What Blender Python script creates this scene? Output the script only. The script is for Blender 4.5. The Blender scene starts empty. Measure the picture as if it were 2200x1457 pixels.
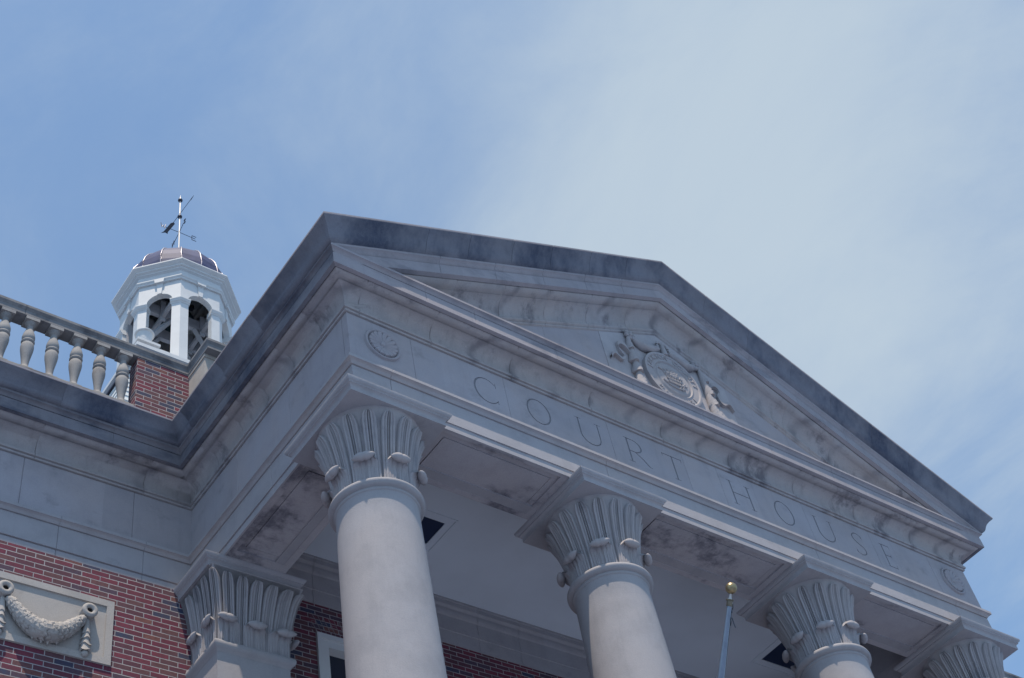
import bpy, bmesh, math, random
from mathutils import Vector, Matrix
random.seed(7)
sc = bpy.context.scene
COL = sc.collection
rad = math.radians

# ------------------------------------------------------------------ camera
CAM = (-5.8237, -7.9737, -8.9787)
YAW, PITCH, ROLL, FPX = .8041, .8271, -.2377, 2961.07
fwd = Vector((math.sin(YAW)*math.cos(PITCH), math.cos(YAW)*math.cos(PITCH), math.sin(PITCH)))
rt = Vector((math.cos(YAW), -math.sin(YAW), 0)); up = rt.cross(fwd)
r2 = rt*math.cos(ROLL)+up*math.sin(ROLL); u2 = -rt*math.sin(ROLL)+up*math.cos(ROLL)
cd = bpy.data.cameras.new('camera'); cam = bpy.data.objects.new('camera', cd); COL.objects.link(cam)
m = Matrix((r2, u2, -fwd)).transposed().to_4x4(); m.translation = Vector(CAM); cam.matrix_world = m
cd.sensor_width = 36; cd.lens = 36*FPX/2200; cd.clip_end = 3000; cd.clip_start = .1
sc.camera = cam

# ------------------------------------------------------------------ light
SUN = Vector((-.245, -.278, 1)).normalized()
ld = bpy.data.lights.new('sun', 'SUN'); lo = bpy.data.objects.new('sun', ld); COL.objects.link(lo)
ld.energy = 3.9; ld.angle = rad(.53); ld.color = (1, .86, .70)
lo.rotation_euler = SUN.to_track_quat('Z', 'Y').to_euler(); lo.location = (-10, -12, 40)
sc.view_settings.view_transform = 'Standard'; sc.view_settings.look = 'None'
sc.view_settings.exposure = .45; sc.view_settings.gamma = 1
sc.render.engine = 'CYCLES'
sc.cycles.max_bounces = 8; sc.cycles.diffuse_bounces = 5

w = bpy.data.worlds.new('World'); sc.world = w; w.use_nodes = True
nt = w.node_tree; N = nt.nodes; Lk = nt.links
bg = N['Background']; bg.inputs[1].default_value = .1
sky = N.new('ShaderNodeTexSky'); sky.sky_type = 'NISHITA'; sky.sun_disc = False
sky.sun_elevation = math.asin(SUN.z); sky.sun_rotation = math.atan2(SUN.x, SUN.y)
sky.air_density = 1.0; sky.dust_density = .6; sky.ozone_density = 1.2


def wn(t, **k):
    n = N.new(t)
    for a, b in k.items(): setattr(n, a, b)
    return n


def wmath(op, a, b=None, c=None):
    n = wn('ShaderNodeMath', operation=op)
    for i, v in enumerate((a, b, c)):
        if v is None: continue
        if isinstance(v, (int, float)): n.inputs[i].default_value = v
        else: Lk.new(v, n.inputs[i])
    return n.outputs[0]


tc = wn('ShaderNodeTexCoord'); DIR = tc.outputs['Generated']
sep = wn('ShaderNodeSeparateXYZ'); Lk.new(DIR, sep.inputs[0])
zz = wmath('MAXIMUM', sep.outputs[2], .05)
cmb = wn('ShaderNodeCombineXYZ')
Lk.new(wmath('DIVIDE', sep.outputs[0], zz), cmb.inputs[0]); Lk.new(wmath('DIVIDE', sep.outputs[1], zz), cmb.inputs[1])


def cloudnoise(scale, rot, stretch, detail, rough, dist, off):
    mp = wn('ShaderNodeMapping'); mp.inputs['Rotation'].default_value = (0, 0, rot)
    mp.inputs['Scale'].default_value = stretch; mp.inputs['Location'].default_value = off
    Lk.new(cmb.outputs[0], mp.inputs[0])
    t = wn('ShaderNodeTexNoise'); t.inputs['Scale'].default_value = scale; t.inputs['Detail'].default_value = detail
    t.inputs['Roughness'].default_value = rough; t.inputs['Distortion'].default_value = dist
    Lk.new(mp.outputs[0], t.inputs['Vector']); return t.outputs[0]


n1 = cloudnoise(1.5, .5, (1, .55, 1), 8, .55, .5, (3.1, .4, 0))
n2 = cloudnoise(4.2, .9, (1, .7, 1), 9, .62, .5, (1.7, 2.2, 0))


def veil(d, lo, hi):   # a bank of thin cloud standing in one part of the sky
    v = wn('ShaderNodeVectorMath', operation='DOT_PRODUCT'); Lk.new(DIR, v.inputs[0]); v.inputs[1].default_value = Vector(d).normalized()
    mr = wn('ShaderNodeMapRange', interpolation_type='SMOOTHSTEP'); Lk.new(v.outputs['Value'], mr.inputs[0])
    mr.inputs[1].default_value = lo; mr.inputs[2].default_value = hi; return mr.outputs[0]


V_R, V_C, V_L, V_B = (0.659, 0.237, 0.714), (0.42, 0.316, 0.851), (0.182, 0.551, 0.814), (0.806, 0.379, 0.455)
VEILS = [(V_R, .93, 1.0, .36), (V_C, .93, 1.0, .20), (V_L, .95, 1.0, -.10), (V_B, .975, 1.0, -.45)]
tot = wmath('MULTIPLY_ADD', n1, 1.1, -.46)
for d, a, b, s in VEILS: tot = wmath('MULTIPLY_ADD', veil(d, a, b), s, tot)
tot = wmath('MULTIPLY_ADD', wmath('SUBTRACT', n2, .5), .95, tot)
cl = wn('ShaderNodeMapRange', interpolation_type='SMOOTHSTEP'); Lk.new(tot, cl.inputs[0])
cl.inputs[1].default_value = -.25; cl.inputs[2].default_value = .85; cl.inputs[3].default_value = .20; cl.inputs[4].default_value = .84
mx = wn('ShaderNodeMix', data_type='RGBA'); Lk.new(cl.outputs[0], mx.inputs['Factor'])
tint = wn('ShaderNodeMix', data_type='RGBA', blend_type='MULTIPLY'); tint.inputs['Factor'].default_value = 1
Lk.new(sky.outputs[0], tint.inputs['A']); tint.inputs['B'].default_value = (.88, 1.24, 1.44, 1)
Lk.new(tint.outputs['Result'], mx.inputs['A']); mx.inputs['B'].default_value = (4.25, 4.95, 5.45, 1)
Lk.new(mx.outputs['Result'], bg.inputs[0])

# ------------------------------------------------------------------ materials
MATS = {}


class NT:
    def __init__(s, name):
        s.m = bpy.data.materials.new(name); s.m.use_nodes = True; s.t = s.m.node_tree
        s.b = s.t.nodes['Principled BSDF']; s.pos = s.n('ShaderNodeNewGeometry').outputs['Position']; MATS[name] = s.m

    def n(s, t, **k):
        x = s.t.nodes.new(t)
        for a, b in k.items(): setattr(x, a, b)
        return x

    def put(s, v, sock):
        if isinstance(v, (int, float)): sock.default_value = v
        elif isinstance(v, tuple): sock.default_value = v if len(v) != 3 or sock.type == 'VECTOR' else v+(1,)
        else: s.t.links.new(v, sock)

    def math(s, op, *a):
        x = s.n('ShaderNodeMath', operation=op)
        for i, v in enumerate(a): s.put(v, x.inputs[i])
        return x.outputs[0]

    def noise(s, scale, detail=4, rough=.55, stretch=(1, 1, 1), dist=0, off=(0, 0, 0)):
        mp = s.n('ShaderNodeMapping'); mp.inputs['Scale'].default_value = stretch; mp.inputs['Location'].default_value = off
        s.put(s.pos, mp.inputs[0]); x = s.n('ShaderNodeTexNoise'); x.inputs['Scale'].default_value = scale
        x.inputs['Detail'].default_value = detail; x.inputs['Roughness'].default_value = rough; x.inputs['Distortion'].default_value = dist
        s.t.links.new(mp.outputs[0], x.inputs['Vector']); return x.outputs[0]

    def ramp(s, v, a, b, lo=0., hi=1.):
        x = s.n('ShaderNodeMapRange', interpolation_type='SMOOTHSTEP'); s.put(v, x.inputs[0])
        for i, q in enumerate((a, b, lo, hi)): x.inputs[i+1].default_value = q
        return x.outputs[0]

    def mix(s, f, a, b, mode='MIX'):
        x = s.n('ShaderNodeMix', data_type='RGBA', blend_type=mode)
        s.put(f, x.inputs['Factor']); s.put(a, x.inputs['A']); s.put(b, x.inputs['B']); return x.outputs['Result']

    def bump(s, h, strength, dist):
        x = s.n('ShaderNodeBump'); x.inputs['Strength'].default_value = strength; x.inputs['Distance'].default_value = dist
        s.put(h, x.inputs['Height']); s.t.links.new(x.outputs[0], s.b.inputs['Normal'])

    def fin(s, col, rough=.85, metal=0., spec=.3):
        s.put(col, s.b.inputs['Base Color']); s.put(rough, s.b.inputs['Roughness'])
        s.b.inputs['Metallic'].default_value = metal; s.b.inputs['Specular IOR Level'].default_value = spec
        return s.m


def stone(name, base, warm=.5, stain=0., stain_col=(.05, .052, .06), a=.5, b=.68, scale=1.6, stretch=(1, 1, 1), streak=0., block=0., grain=.12, fine=0., joint=None):
    k = NT(name)
    col = k.mix(k.math('MULTIPLY', k.ramp(k.noise(.9, 5, .6), .35, .65), warm), base, (base[0]*1.06, base[1]*.96, base[2]*.86))
    col = k.mix(k.ramp(k.noise(2.6, 6, .62, off=(9, 2, 4)), .42, .75, 0, .55), col, tuple(c*.74 for c in base))
    if block:   # each stone of its own bed
        sx = k.n('ShaderNodeSeparateXYZ'); k.put(k.pos, sx.inputs[0])
        u = k.math('FLOOR', k.math('DIVIDE', k.math('ADD', sx.outputs[0], k.math('MULTIPLY', sx.outputs[1], 1.0)), block))
        wnz = k.n('ShaderNodeTexWhiteNoise', noise_dimensions='1D'); k.put(u, wnz.inputs['W'])
        col = k.mix(k.math('MULTIPLY', wnz.outputs['Value'], .28), col, tuple(c*.62 for c in base))
    if streak:
        st = k.ramp(k.noise(3.2, 5, .65, (2.6, 2.6, .35)), .5, .78, 0, streak); col = k.mix(st, col, tuple(c*.5 for c in base))
    if stain:
        st = k.ramp(k.noise(scale, 8, .66, stretch, 0, (4, 7, 1)), a, b, 0, stain)
        if fine:
            st = k.math('MULTIPLY', st, k.ramp(k.noise(14, 6, .7, (1, 1, .6), .4), .3, .62, 1-fine, 1))
        col = k.mix(st, col, stain_col)
    if joint:   # grime that has gathered round the joints between stones
        ph, pr, wd, am = joint; sx = k.n('ShaderNodeSeparateXYZ'); k.put(k.pos, sx.inputs[0])
        fr = k.math('FRACT', k.math('ADD', k.math('DIVIDE', k.math('SUBTRACT', k.math('ADD', sx.outputs[0], sx.outputs[1]), ph), pr), 100.5))
        dd = k.math('MULTIPLY', k.math('ABSOLUTE', k.math('SUBTRACT', fr, .5)), pr)
        dd = k.math('ADD', dd, k.math('MULTIPLY', k.math('SUBTRACT', k.noise(7, 6, .7), .5), wd*1.6))
        jm = k.math('MULTIPLY', k.ramp(dd, 0., wd, am, 0), k.ramp(k.noise(1.3, 3, .6, off=(3, 8, 2)), .44, .64, .05, 1))
        col = k.mix(jm, col, stain_col)
    g = k.noise(70, 5, .6); col = k.mix(k.ramp(g, .3, .75, 0, grain*2), col, tuple(c*.6 for c in base))
    k.bump(k.math('ADD', g, k.math('MULTIPLY', k.noise(9, 4), .8)), .35, .006)
    return k.fin(col, .88, 0, .22)


ST = (.365, .352, .385)
M_clean = stone('limestone_shaft', (.33, .325, .345), .3, .18, (.17, .175, .19), .5, .7, 2.2, (2.4, 2.4, .5), .12, 0, .09)
M_stone = stone('limestone', ST, .6, .35, (.12, .12, .125), .56, .72, 1.9, (1, 1, 1.4), .25, 1.24, .12)
M_trim = stone('limestone_trim', (.345, .338, .362), .3, .3, (.12, .125, .145), .58, .74, 2.4, (1, 1, 2), .15, 0, .1)
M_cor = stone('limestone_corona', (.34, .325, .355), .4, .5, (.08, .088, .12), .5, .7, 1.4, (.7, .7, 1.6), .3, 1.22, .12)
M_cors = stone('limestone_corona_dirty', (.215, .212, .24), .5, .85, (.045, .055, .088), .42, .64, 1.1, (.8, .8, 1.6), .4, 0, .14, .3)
M_cove = stone('limestone_stained', (.37, .355, .37), .6, .72, (.09, .085, .105), .55, .66, 1.7, (1.2, 1.2, .6), .5, 0, .16, .6, (1.06, .5975, .12, .6))
M_soot = stone('limestone_soot', (.19, .20, .24), .4, .9, (.034, .047, .085), .40, .66, .8, (1.4, 1.4, .8), .5, 0, .18, .3)
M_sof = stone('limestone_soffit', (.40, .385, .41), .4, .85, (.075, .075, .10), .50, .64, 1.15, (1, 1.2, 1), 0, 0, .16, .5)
M_cap = stone('limestone_carved', (.345, .335, .355), .4, .5, (.09, .10, .13), .55, .72, 2.6, (1, 1, .6), .15, 0, .1)
M_panel = stone('limestone_panel', (.39, .38, .375), .5, .35, (.2, .19, .18), .58, .75, 6, (1, 1, 1), .1, 0, .16)
M_bal = stone('limestone_baluster', (.30, .30, .305), .5, .5, (.10, .10, .115), .5, .7, 3.5, (1, 1, .8), .1, 0, .14)
M_slab = stone('limestone_slab', (.385, .375, .40), .4, .25, (.15, .15, .17), .56, .72, 2, (1, 1, .8), .15, 0, .1)
M_dark = stone('shaded_recess', (.245, .245, .27), .3)  # darker tone puts the shade of the letter cuts into the colour
M_rail = stone('limestone_rail', (.21, .215, .23), .5, .8, (.055, .06, .075), .45, .66, 2.2, (1, 1, 1), .3, 0, .15)
M_ped = stone('limestone_pedestal', (.40, .38, .36), .6, .5, (.14, .13, .14), .5, .72, 1.6, (1, 1, 1), .3, 0, .12)


def brick(name, axis):
    k = NT(name); s = k.n('ShaderNodeSeparateXYZ'); k.put(k.pos, s.inputs[0])
    u = s.outputs[0] if axis == 'x' else s.outputs[1]
    BW, BH, MO = .2125, .0676, .0105
    wob = k.math('MULTIPLY', k.math('SUBTRACT', k.noise(9, 3), .5), .006)
    v = k.math('ADD', k.math('DIVIDE', k.math('ADD', s.outputs[2], wob), BH), 400.27); row = k.math('FLOOR', v); fv = k.math('FRACT', v)
    uu = k.math('ADD', k.math('DIVIDE', k.math('ADD', u, wob), BW), k.math('ADD', k.math('MULTIPLY', k.math('MODULO', row, 2.0), .5), 400.15))
    colm = k.math('FLOOR', uu); fu = k.math('FRACT', uu)
    du = k.math('MULTIPLY', k.math('MINIMUM', fu, k.math('SUBTRACT', 1.0, fu)), BW)
    dv = k.math('MULTIPLY', k.math('MINIMUM', fv, k.math('SUBTRACT', 1.0, fv)), BH)
    d = k.math('ADD', k.math('MINIMUM', du, dv), k.math('MULTIPLY', k.math('SUBTRACT', k.noise(45, 3), .5), .005))
    mort = k.ramp(d, MO*.36, MO*.64, 1, 0)
    cv = k.n('ShaderNodeCombineXYZ'); k.put(row, cv.inputs[0]); k.put(colm, cv.inputs[1])
    wz = k.n('ShaderNodeTexWhiteNoise', noise_dimensions='3D'); k.put(cv.outputs[0], wz.inputs[0])
    cr = k.n('ShaderNodeValToRGB'); cr.color_ramp.interpolation = 'CONSTANT'; e = cr.color_ramp.elements
    cols = [(0, (.20, .030, .042)), (.2, (.15, .040, .046)), (.38, (.24, .036, .046)), (.54, (.16, .052, .050)), (.68, (.19, .060, .052)), (.80, (.105, .050, .060)), (.9, (.055, .050, .072)), (.965, (.25, .07, .05))]
    cols = [(p_, (c_[0]*.74, c_[1]*1.12, c_[2]*1.42)) for p_, c_ in cols]
    e[0].position, e[0].color = 0, cols[0][1]+(1,); e[1].position, e[1].color = cols[1][0], cols[1][1]+(1,)
    for p, c in cols[2:]: x = e.new(p); x.color = c+(1,)
    k.put(wz.outputs['Value'], cr.inputs[0])
    col = k.mix(k.ramp(k.noise(26, 5, .65), .38, .75, 0, .6), cr.outputs[0], (.08, .035, .04))
    col = k.mix(k.ramp(k.noise(1.1, 6, .65, (1, 1, .5)), .42, .72, 0, .45), col, (.07, .04, .05))
    mcol = k.mix(k.ramp(k.noise(5, 4), .4, .7), (.35, .33, .34), (.24, .23, .25))
    col = k.mix(mort, col, mcol)
    k.bump(k.math('ADD', k.math('MULTIPLY', mort, -1.0), k.math('MULTIPLY', k.noise(90, 3), .25)), .8, .006)
    return k.fin(col, .85, 0, .25)


M_bx = brick('brick_front', 'x'); M_by = brick('brick_side', 'y')


def flat(name, col, rough=.6, metal=0., spec=.4, var=.12, scale=3., bump=0.):
    k = NT(name); c = k.mix(k.ramp(k.noise(scale, 5, .6), .35, .7, 0, 1), col, tuple(x*(1-var) for x in col))
    if bump: k.bump(k.noise(40, 4), bump, .004)
    return k.fin(c, rough, metal, spec)


M_white = flat('white_paint', (.56, .58, .595), .5, 0, .35, .06, 4, .15)
M_plast = flat('ceiling_plaster', (.58, .62, .68), .8, 0, .2, .10, .5)
M_inner = flat('belfry_boards', (.36, .37, .40), .7, 0, .2, .2, 3)
M_bluegrey = flat('dome_metal', (.055, .068, .15), .6, 0, .22, .3, 2.5)
M_seam = flat('seam_metal', (.30, .29, .33), .4, .8, .5, .1, 5)
M_bell = flat('bell_bronze', (.09, .15, .18), .45, .6, .5, .4, 5)
M_iron = flat('vane_iron', (.035, .038, .06), .45, .4, .4, .2, 8)
M_steel = flat('vane_rod', (.50, .49, .48), .5, .2, .5, .06, 8)
M_alu = flat('pole_aluminium', (.22, .26, .33), .42, .8, .5, .14, 12)
M_gold = flat('gilt_ball', (.36, .29, .17), .38, .85, .5, .35, 14)
M_brass = flat('pole_truck', (.20, .18, .14), .5, .6, .4, .3, 20)
M_rope = flat('rope', (.06, .07, .09), .8)
M_glass = flat('window_glass', (.012, .02, .04), .08, 0, .6, .1)
M_hole = flat('recess_lens', (.008, .020, .06), .5, 0, .5, .1)
M_clap = flat('clapboard', (.66, .68, .68), .6, 0, .3, .08, 2)
M_roof = flat('roof_slate', (.06, .062, .07), .8, 0, .2, .35, 6)
M_mortar = flat('mortar', (.30, .28, .28), .9, 0, .2, .2, 8)
M_vous = brick('brick_arch', 'x')


def ground_mat():
    k = NT('paving'); n = k.noise(.25, 6, .6); c = k.mix(k.ramp(n, .4, .6), (.21, .275, .40), (.16, .215, .32))  # unseen ground, tinted blue so its bounce light cools the shaded stone
    c = k.mix(k.ramp(k.noise(30, 5), .4, .75, 0, .5), c, (.10, .135, .20)); k.bump(k.noise(40, 4), .3, .01)
    return k.fin(c, .9)


M_ground = ground_mat()


# ------------------------------------------------------------------ mesh helpers
class MB:
    def __init__(s): s.v = []; s.f = []; s.mi = []; s.cur = 0

    def add(s, vs, fs):
        o = len(s.v); s.v += [tuple(p) for p in vs]; s.f += [tuple(i+o for i in q) for q in fs]; s.mi += [s.cur]*len(fs); return s

    def box(s, x0, x1, y0, y1, z0, z1):
        v = [(x, y, z) for z in (z0, z1) for y in (y0, y1) for x in (x0, x1)]
        return s.add(v, [(0, 2, 3, 1), (4, 5, 7, 6), (0, 1, 5, 4), (2, 6, 7, 3), (0, 4, 6, 2), (1, 3, 7, 5)])

    def prism(s, poly, fn, d0, d1):   # polygon in 2-D, fn(u, v, d) -> point
        n = len(poly); v = [fn(a, b, d0) for a, b in poly]+[fn(a, b, d1) for a, b in poly]
        return s.add(v, [tuple(range(n)), tuple(range(2*n-1, n-1, -1))]+[(i, i+n, (i+1) % n+n, (i+1) % n) for i in range(n)])

    def grid(s, rows, closed=False):
        n = len(rows[0]); v = [p for r in rows for p in r]; f = []
        for i in range(len(rows)-1):
            for j in range(n if closed else n-1):
                a = i*n+j; b = i*n+(j+1) % n; f.append((a, b, b+n, a+n))
        return s.add(v, f)

    def lathe(s, prof, c=(0, 0), seg=48, a0=0., cap=True):
        rows = [[(c[0]+r*math.cos(a0+2*math.pi*i/seg), c[1]+r*math.sin(a0+2*math.pi*i/seg), z) for i in range(seg)] for r, z in prof]
        s.grid(rows, True)
        if cap:
            o = len(s.v)-seg*len(prof); n = len(prof)
            s.f += [tuple(o+i for i in range(seg-1, -1, -1)), tuple(o+(n-1)*seg+i for i in range(seg))]; s.mi += [s.cur]*2
        return s

    def sweep(s, path, prof, segs=None, joints=None, gap=.006, depth=.010, closed=False):
        # path in plan, outward = right-hand normal; prof closed loop of (out, z); joints {segment: [distance]}
        n = len(path); nor = []; rng = n if closed else n-1
        for i in range(rng):
            d = (Vector(path[(i+1) % n])-Vector(path[i])).normalized(); nor.append(Vector((d.y, -d.x)))
        def mit(i):
            if closed: a, b = nor[i-1], nor[i % rng]
            else: a, b = nor[max(i-1, 0)], nor[min(i, rng-1)]
            return (a+b)/(1+a.dot(b))
        for i in range(rng):
            if segs is not None and i not in segs: continue
            A, B = Vector(path[i]), Vector(path[(i+1) % n]); ma, mb = mit(i), mit((i+1) % n if closed else i+1)
            L = (B-A).length; d = (B-A)/L
            st = [(A, ma, 0)]
            for t in sorted((joints or {}).get(i, [])):
                st += [(A+d*(t-gap), nor[i], 0), (A+d*t, nor[i], depth), (A+d*(t+gap), nor[i], 0)]
            st.append((B, mb, 0))
            rows = [[((q+mm*(p-ins)).x, (q+mm*(p-ins)).y, z) for p, z in prof] for q, mm, ins in st]
            o = len(s.v); s.grid(rows, True)
            k = len(prof)
            if not (closed and segs is None):
                s.f += [tuple(o+j for j in range(k-1, -1, -1)), tuple(o+(len(st)-1)*k+j for j in range(k))]; s.mi += [s.cur]*2
        return s

    def tube(s, pts, r, seg=10, cap=True, up=Vector((0, 0, 1))):
        pts = [Vector(p) for p in pts]; rows = []
        for i, p in enumerate(pts):
            t = (pts[min(i+1, len(pts)-1)]-pts[max(i-1, 0)]).normalized()
            a = t.cross(up) if abs(t.dot(up)) < .99 else t.cross(Vector((1, 0, 0)))
            a.normalize(); b = t.cross(a); rr = r(i/(len(pts)-1)) if callable(r) else r
            rows.append([tuple(p+(a*math.cos(2*math.pi*j/seg)+b*math.sin(2*math.pi*j/seg))*rr) for j in range(seg)])
        o = len(s.v); s.grid(rows, True)
        if cap:
            n = len(rows); s.f += [tuple(o+j for j in range(seg-1, -1, -1)), tuple(o+(n-1)*seg+j for j in range(seg))]; s.mi += [s.cur]*2
        return s

    def ball(s, c, r, seg=20, rings=12, sz=1.):
        return s.lathe([(max(r*math.sin(math.pi*i/rings), 1e-4), c[2]-r*sz*math.cos(math.pi*i/rings)) for i in range(rings+1)], c[:2], seg, 0, False)

    def build(s, name, mat, parent=None, smooth=None, fix=True):
        me = bpy.data.meshes.new(name); off = Vector((0, 0, 0)); q = parent
        while q is not None: off += q.location; q = q.parent
        me.from_pydata([(a-off.x, b-off.y, c-off.z) for a, b, c in s.v], [], s.f); me.update()
        for mm in (mat if isinstance(mat, (list, tuple)) else [mat]): me.materials.append(mm)
        if any(s.mi): me.polygons.foreach_set('material_index', s.mi)
        if fix:
            bm = bmesh.new(); bm.from_mesh(me); bmesh.ops.recalc_face_normals(bm, faces=bm.faces); bm.to_mesh(me); bm.free()
        if smooth is not None:
            me.polygons.foreach_set('use_smooth', [True]*len(me.polygons)); me.set_sharp_from_angle(angle=rad(smooth))
        o = bpy.data.objects.new(name, me); COL.objects.link(o)
        if parent is not None: o.parent = parent
        return o


def tag(o, label, cat, group=None):
    o['label'] = label; o['category'] = cat
    if group: o['group'] = group
    return o


def thing(name, loc, label, cat, group=None):
    o = bpy.data.objects.new(name, None); COL.objects.link(o); o.location = loc; o.empty_display_size = .3
    return tag(o, label, cat, group)


def copy_part(o, parent, off=(0, 0, 0)):
    c = o.copy(); COL.objects.link(c); c.parent = parent; c.location = Vector(o.location)+Vector(off)
    for ch in list(o.children): copy_part(ch, c)
    return c


# ------------------------------------------------------------------ setting
GZ = -10.58
g = MB().box(-600, 600, -600, 600, GZ-.5, GZ).build('ground', M_ground); g['kind'] = 'structure'

# ------------------------------------------------------------------ courthouse
L, W, WX = 10.6, 3.603, 15.0
PATH = [(-WX, W), (0, W), (0, 0), (L, 0), (L, W), (L+WX, W)]
S = .462
court = thing('courthouse', (5.3, 0, GZ), 'red brick courthouse with a grey limestone columned portico and pediment', 'courthouse')

# brick walls
MB().box(-WX, .03, W, W+.4, GZ, 1.372).build('wall', M_bx, court)
MB().box(L-.03, L+WX, W, W+.4, GZ, 1.372).build('wall', M_bx, court)
MB().box(-WX, L+WX, W+.26, W+.4, 1.372, 3.4).build('parapet_wall', M_by, court)
# back wall of the porch, with window openings
WIN = [(1.66, 3.5, 1.335), (4.78, 5.82, 1.335), (7.1, 8.94, 1.335)]
ib = MB(); xs = .03
for a, b, zt in WIN:
    ib.box(xs, a, W, W+.35, GZ, zt); ib.box(a, b, W+.001, W+.35, GZ, -2.2); xs = b
ib.box(xs, L-.03, W, W+.35, GZ, 1.335)
ib.box(.03, L-.03, W, W+.35, 1.335, 1.80)
ib.build('porch_wall', M_bx, court)
for a, b, zt in WIN:
    f = MB(); t = .17
    y0 = W-.035
    for (o, yy, tt) in ((0, y0, .07), (.07, y0+.03, .10)):
        f.box(a+o, b-o, yy, W+.2, zt-o-tt, zt-o); f.box(a+o, a+o+tt, yy, W+.2, -2.2, zt-o-tt); f.box(b-o-tt, b-o, yy, W+.2, -2.2, zt-o-tt)
    f.box((a+b)/2-.03, (a+b)/2+.03, W+.06, W+.12, -2.2, zt-t); f.box(a+t, b-t, W+.06, W+.12, -.45, -.39)
    wo = f.build('window', M_white, court)
    MB().box(a+t-.01, b-t+.01, W+.13, W+.15, -2.2, zt-t+.01).build('pane', M_glass, wo)
    v = MB(); cx = (a+b)/2; n = int((b-a+.5)/.078)
    v.box(a-.05, b+.05, W-.0015, W+.05, zt+.002, zt+.285)
    v.cur = 1
    for i in range(n):
        t0 = -1+2*i/n; t1 = -1+2*(i+1)/n; g_ = .006
        hb = (b-a)/2+.03; ht = hb+.17
        for (q0, q1) in (((0, .57), (.6, 1)) if i % 2 else ((0, .38), (.41, 1))):
            def pt(tt, q): return cx+tt*(hb+(ht-hb)*q), zt+.004+.285*q
            A, B, C_, D = pt(t0, q0), pt(t1, q0), pt(t1, q1), pt(t0, q1)
            v.prism([(A[0]+g_, A[1]), (B[0]-g_, B[1]), (C_[0]-g_, C_[1]), (D[0]+g_, D[1])], lambda x, z, d: (x, d, z), W-.005, W+.05)
    v.build('lintel', [M_mortar, M_vous], court)

# architrave: two fasciae and a moulded top
ARCH = [(-.035, 1.37), (-.012, 1.37), (-.012, 1.462), (-.024, 1.463), (-.024, 1.474), (.002, 1.475), (.002, 1.796), (-.012, 1.797), (-.012, 1.806), (.014, 1.808), (.022, 1.822), (.034, 1.840), (.052, 1.850), (.068, 1.853), (.068, 1.893), (-.02, 1.905), (-.035, 1.905)]
J_SIDE = {1: [.9, 2.4], 3: [1.1, 2.6]}
MB().sweep(PATH, ARCH, None, {0: [WX-.6, WX-1.62, WX-2.9, WX-4.1], 1: [.31, 1.9], 2: [.48, 3.49, 7.06, 9.9], 3: [1.2, 2.6], 4: [1.5, 3, 4.5, 6]}).build('architrave', M_trim, court)

# frieze: sides and wings as a sweep, the lettered front as blocks cut with the inscription
FR = [(-.25, 1.905), (0, 1.905), (0, 2.655), (-.25, 2.655)]
CB = .10   # depth of the corner blocks, whose joint shows on the side
MB().sweep([PATH[0], PATH[1], (0, CB+.007)], FR, None, {0: [WX-.75, WX-2.1, WX-3.4, WX-5], 1: [1.15, 2.35]}).build('frieze', M_stone, court)
MB().sweep([(L, CB+.007), PATH[4], PATH[5]], FR, None, {0: [1.1, 2.3], 1: [1.5, 3, 4.5, 6]}).build('frieze', M_stone, court)


def stroke(cut, pts, widths):
    # strip along a centre line, one prism per step so that every piece is convex
    n = len(pts); Lf, Rt = [], []
    for i in range(n):
        a, b = pts[max(i-1, 0)], pts[min(i+1, n-1)]
        dx, dz = b[0]-a[0], b[1]-a[1]; l = math.hypot(dx, dz) or 1; nx, nz = -dz/l, dx/l; h = widths[i]/2
        Lf.append((pts[i][0]+nx*h, pts[i][1]+nz*h)); Rt.append((pts[i][0]-nx*h, pts[i][1]-nz*h))
    rows = []
    for p, q in zip(Lf, Rt):
        c = ((p[0]+q[0])/2, (p[1]+q[1])/2); t = .25
        bp = (c[0]+(p[0]-c[0])*t, c[1]+(p[1]-c[1])*t); bq = (c[0]+(q[0]-c[0])*t, c[1]+(q[1]-c[1])*t)
        rows.append([(p[0], -.02, p[1]), (q[0], -.02, q[1]), (bq[0], .011, bq[1]), (bp[0], .011, bp[1])])
    o = len(cut.v); cut.grid(rows, True); cut.f += [(o+3, o+2, o+1, o), tuple(o+(n-1)*4+j for j in range(4))]; cut.mi += [0, 0]


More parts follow.
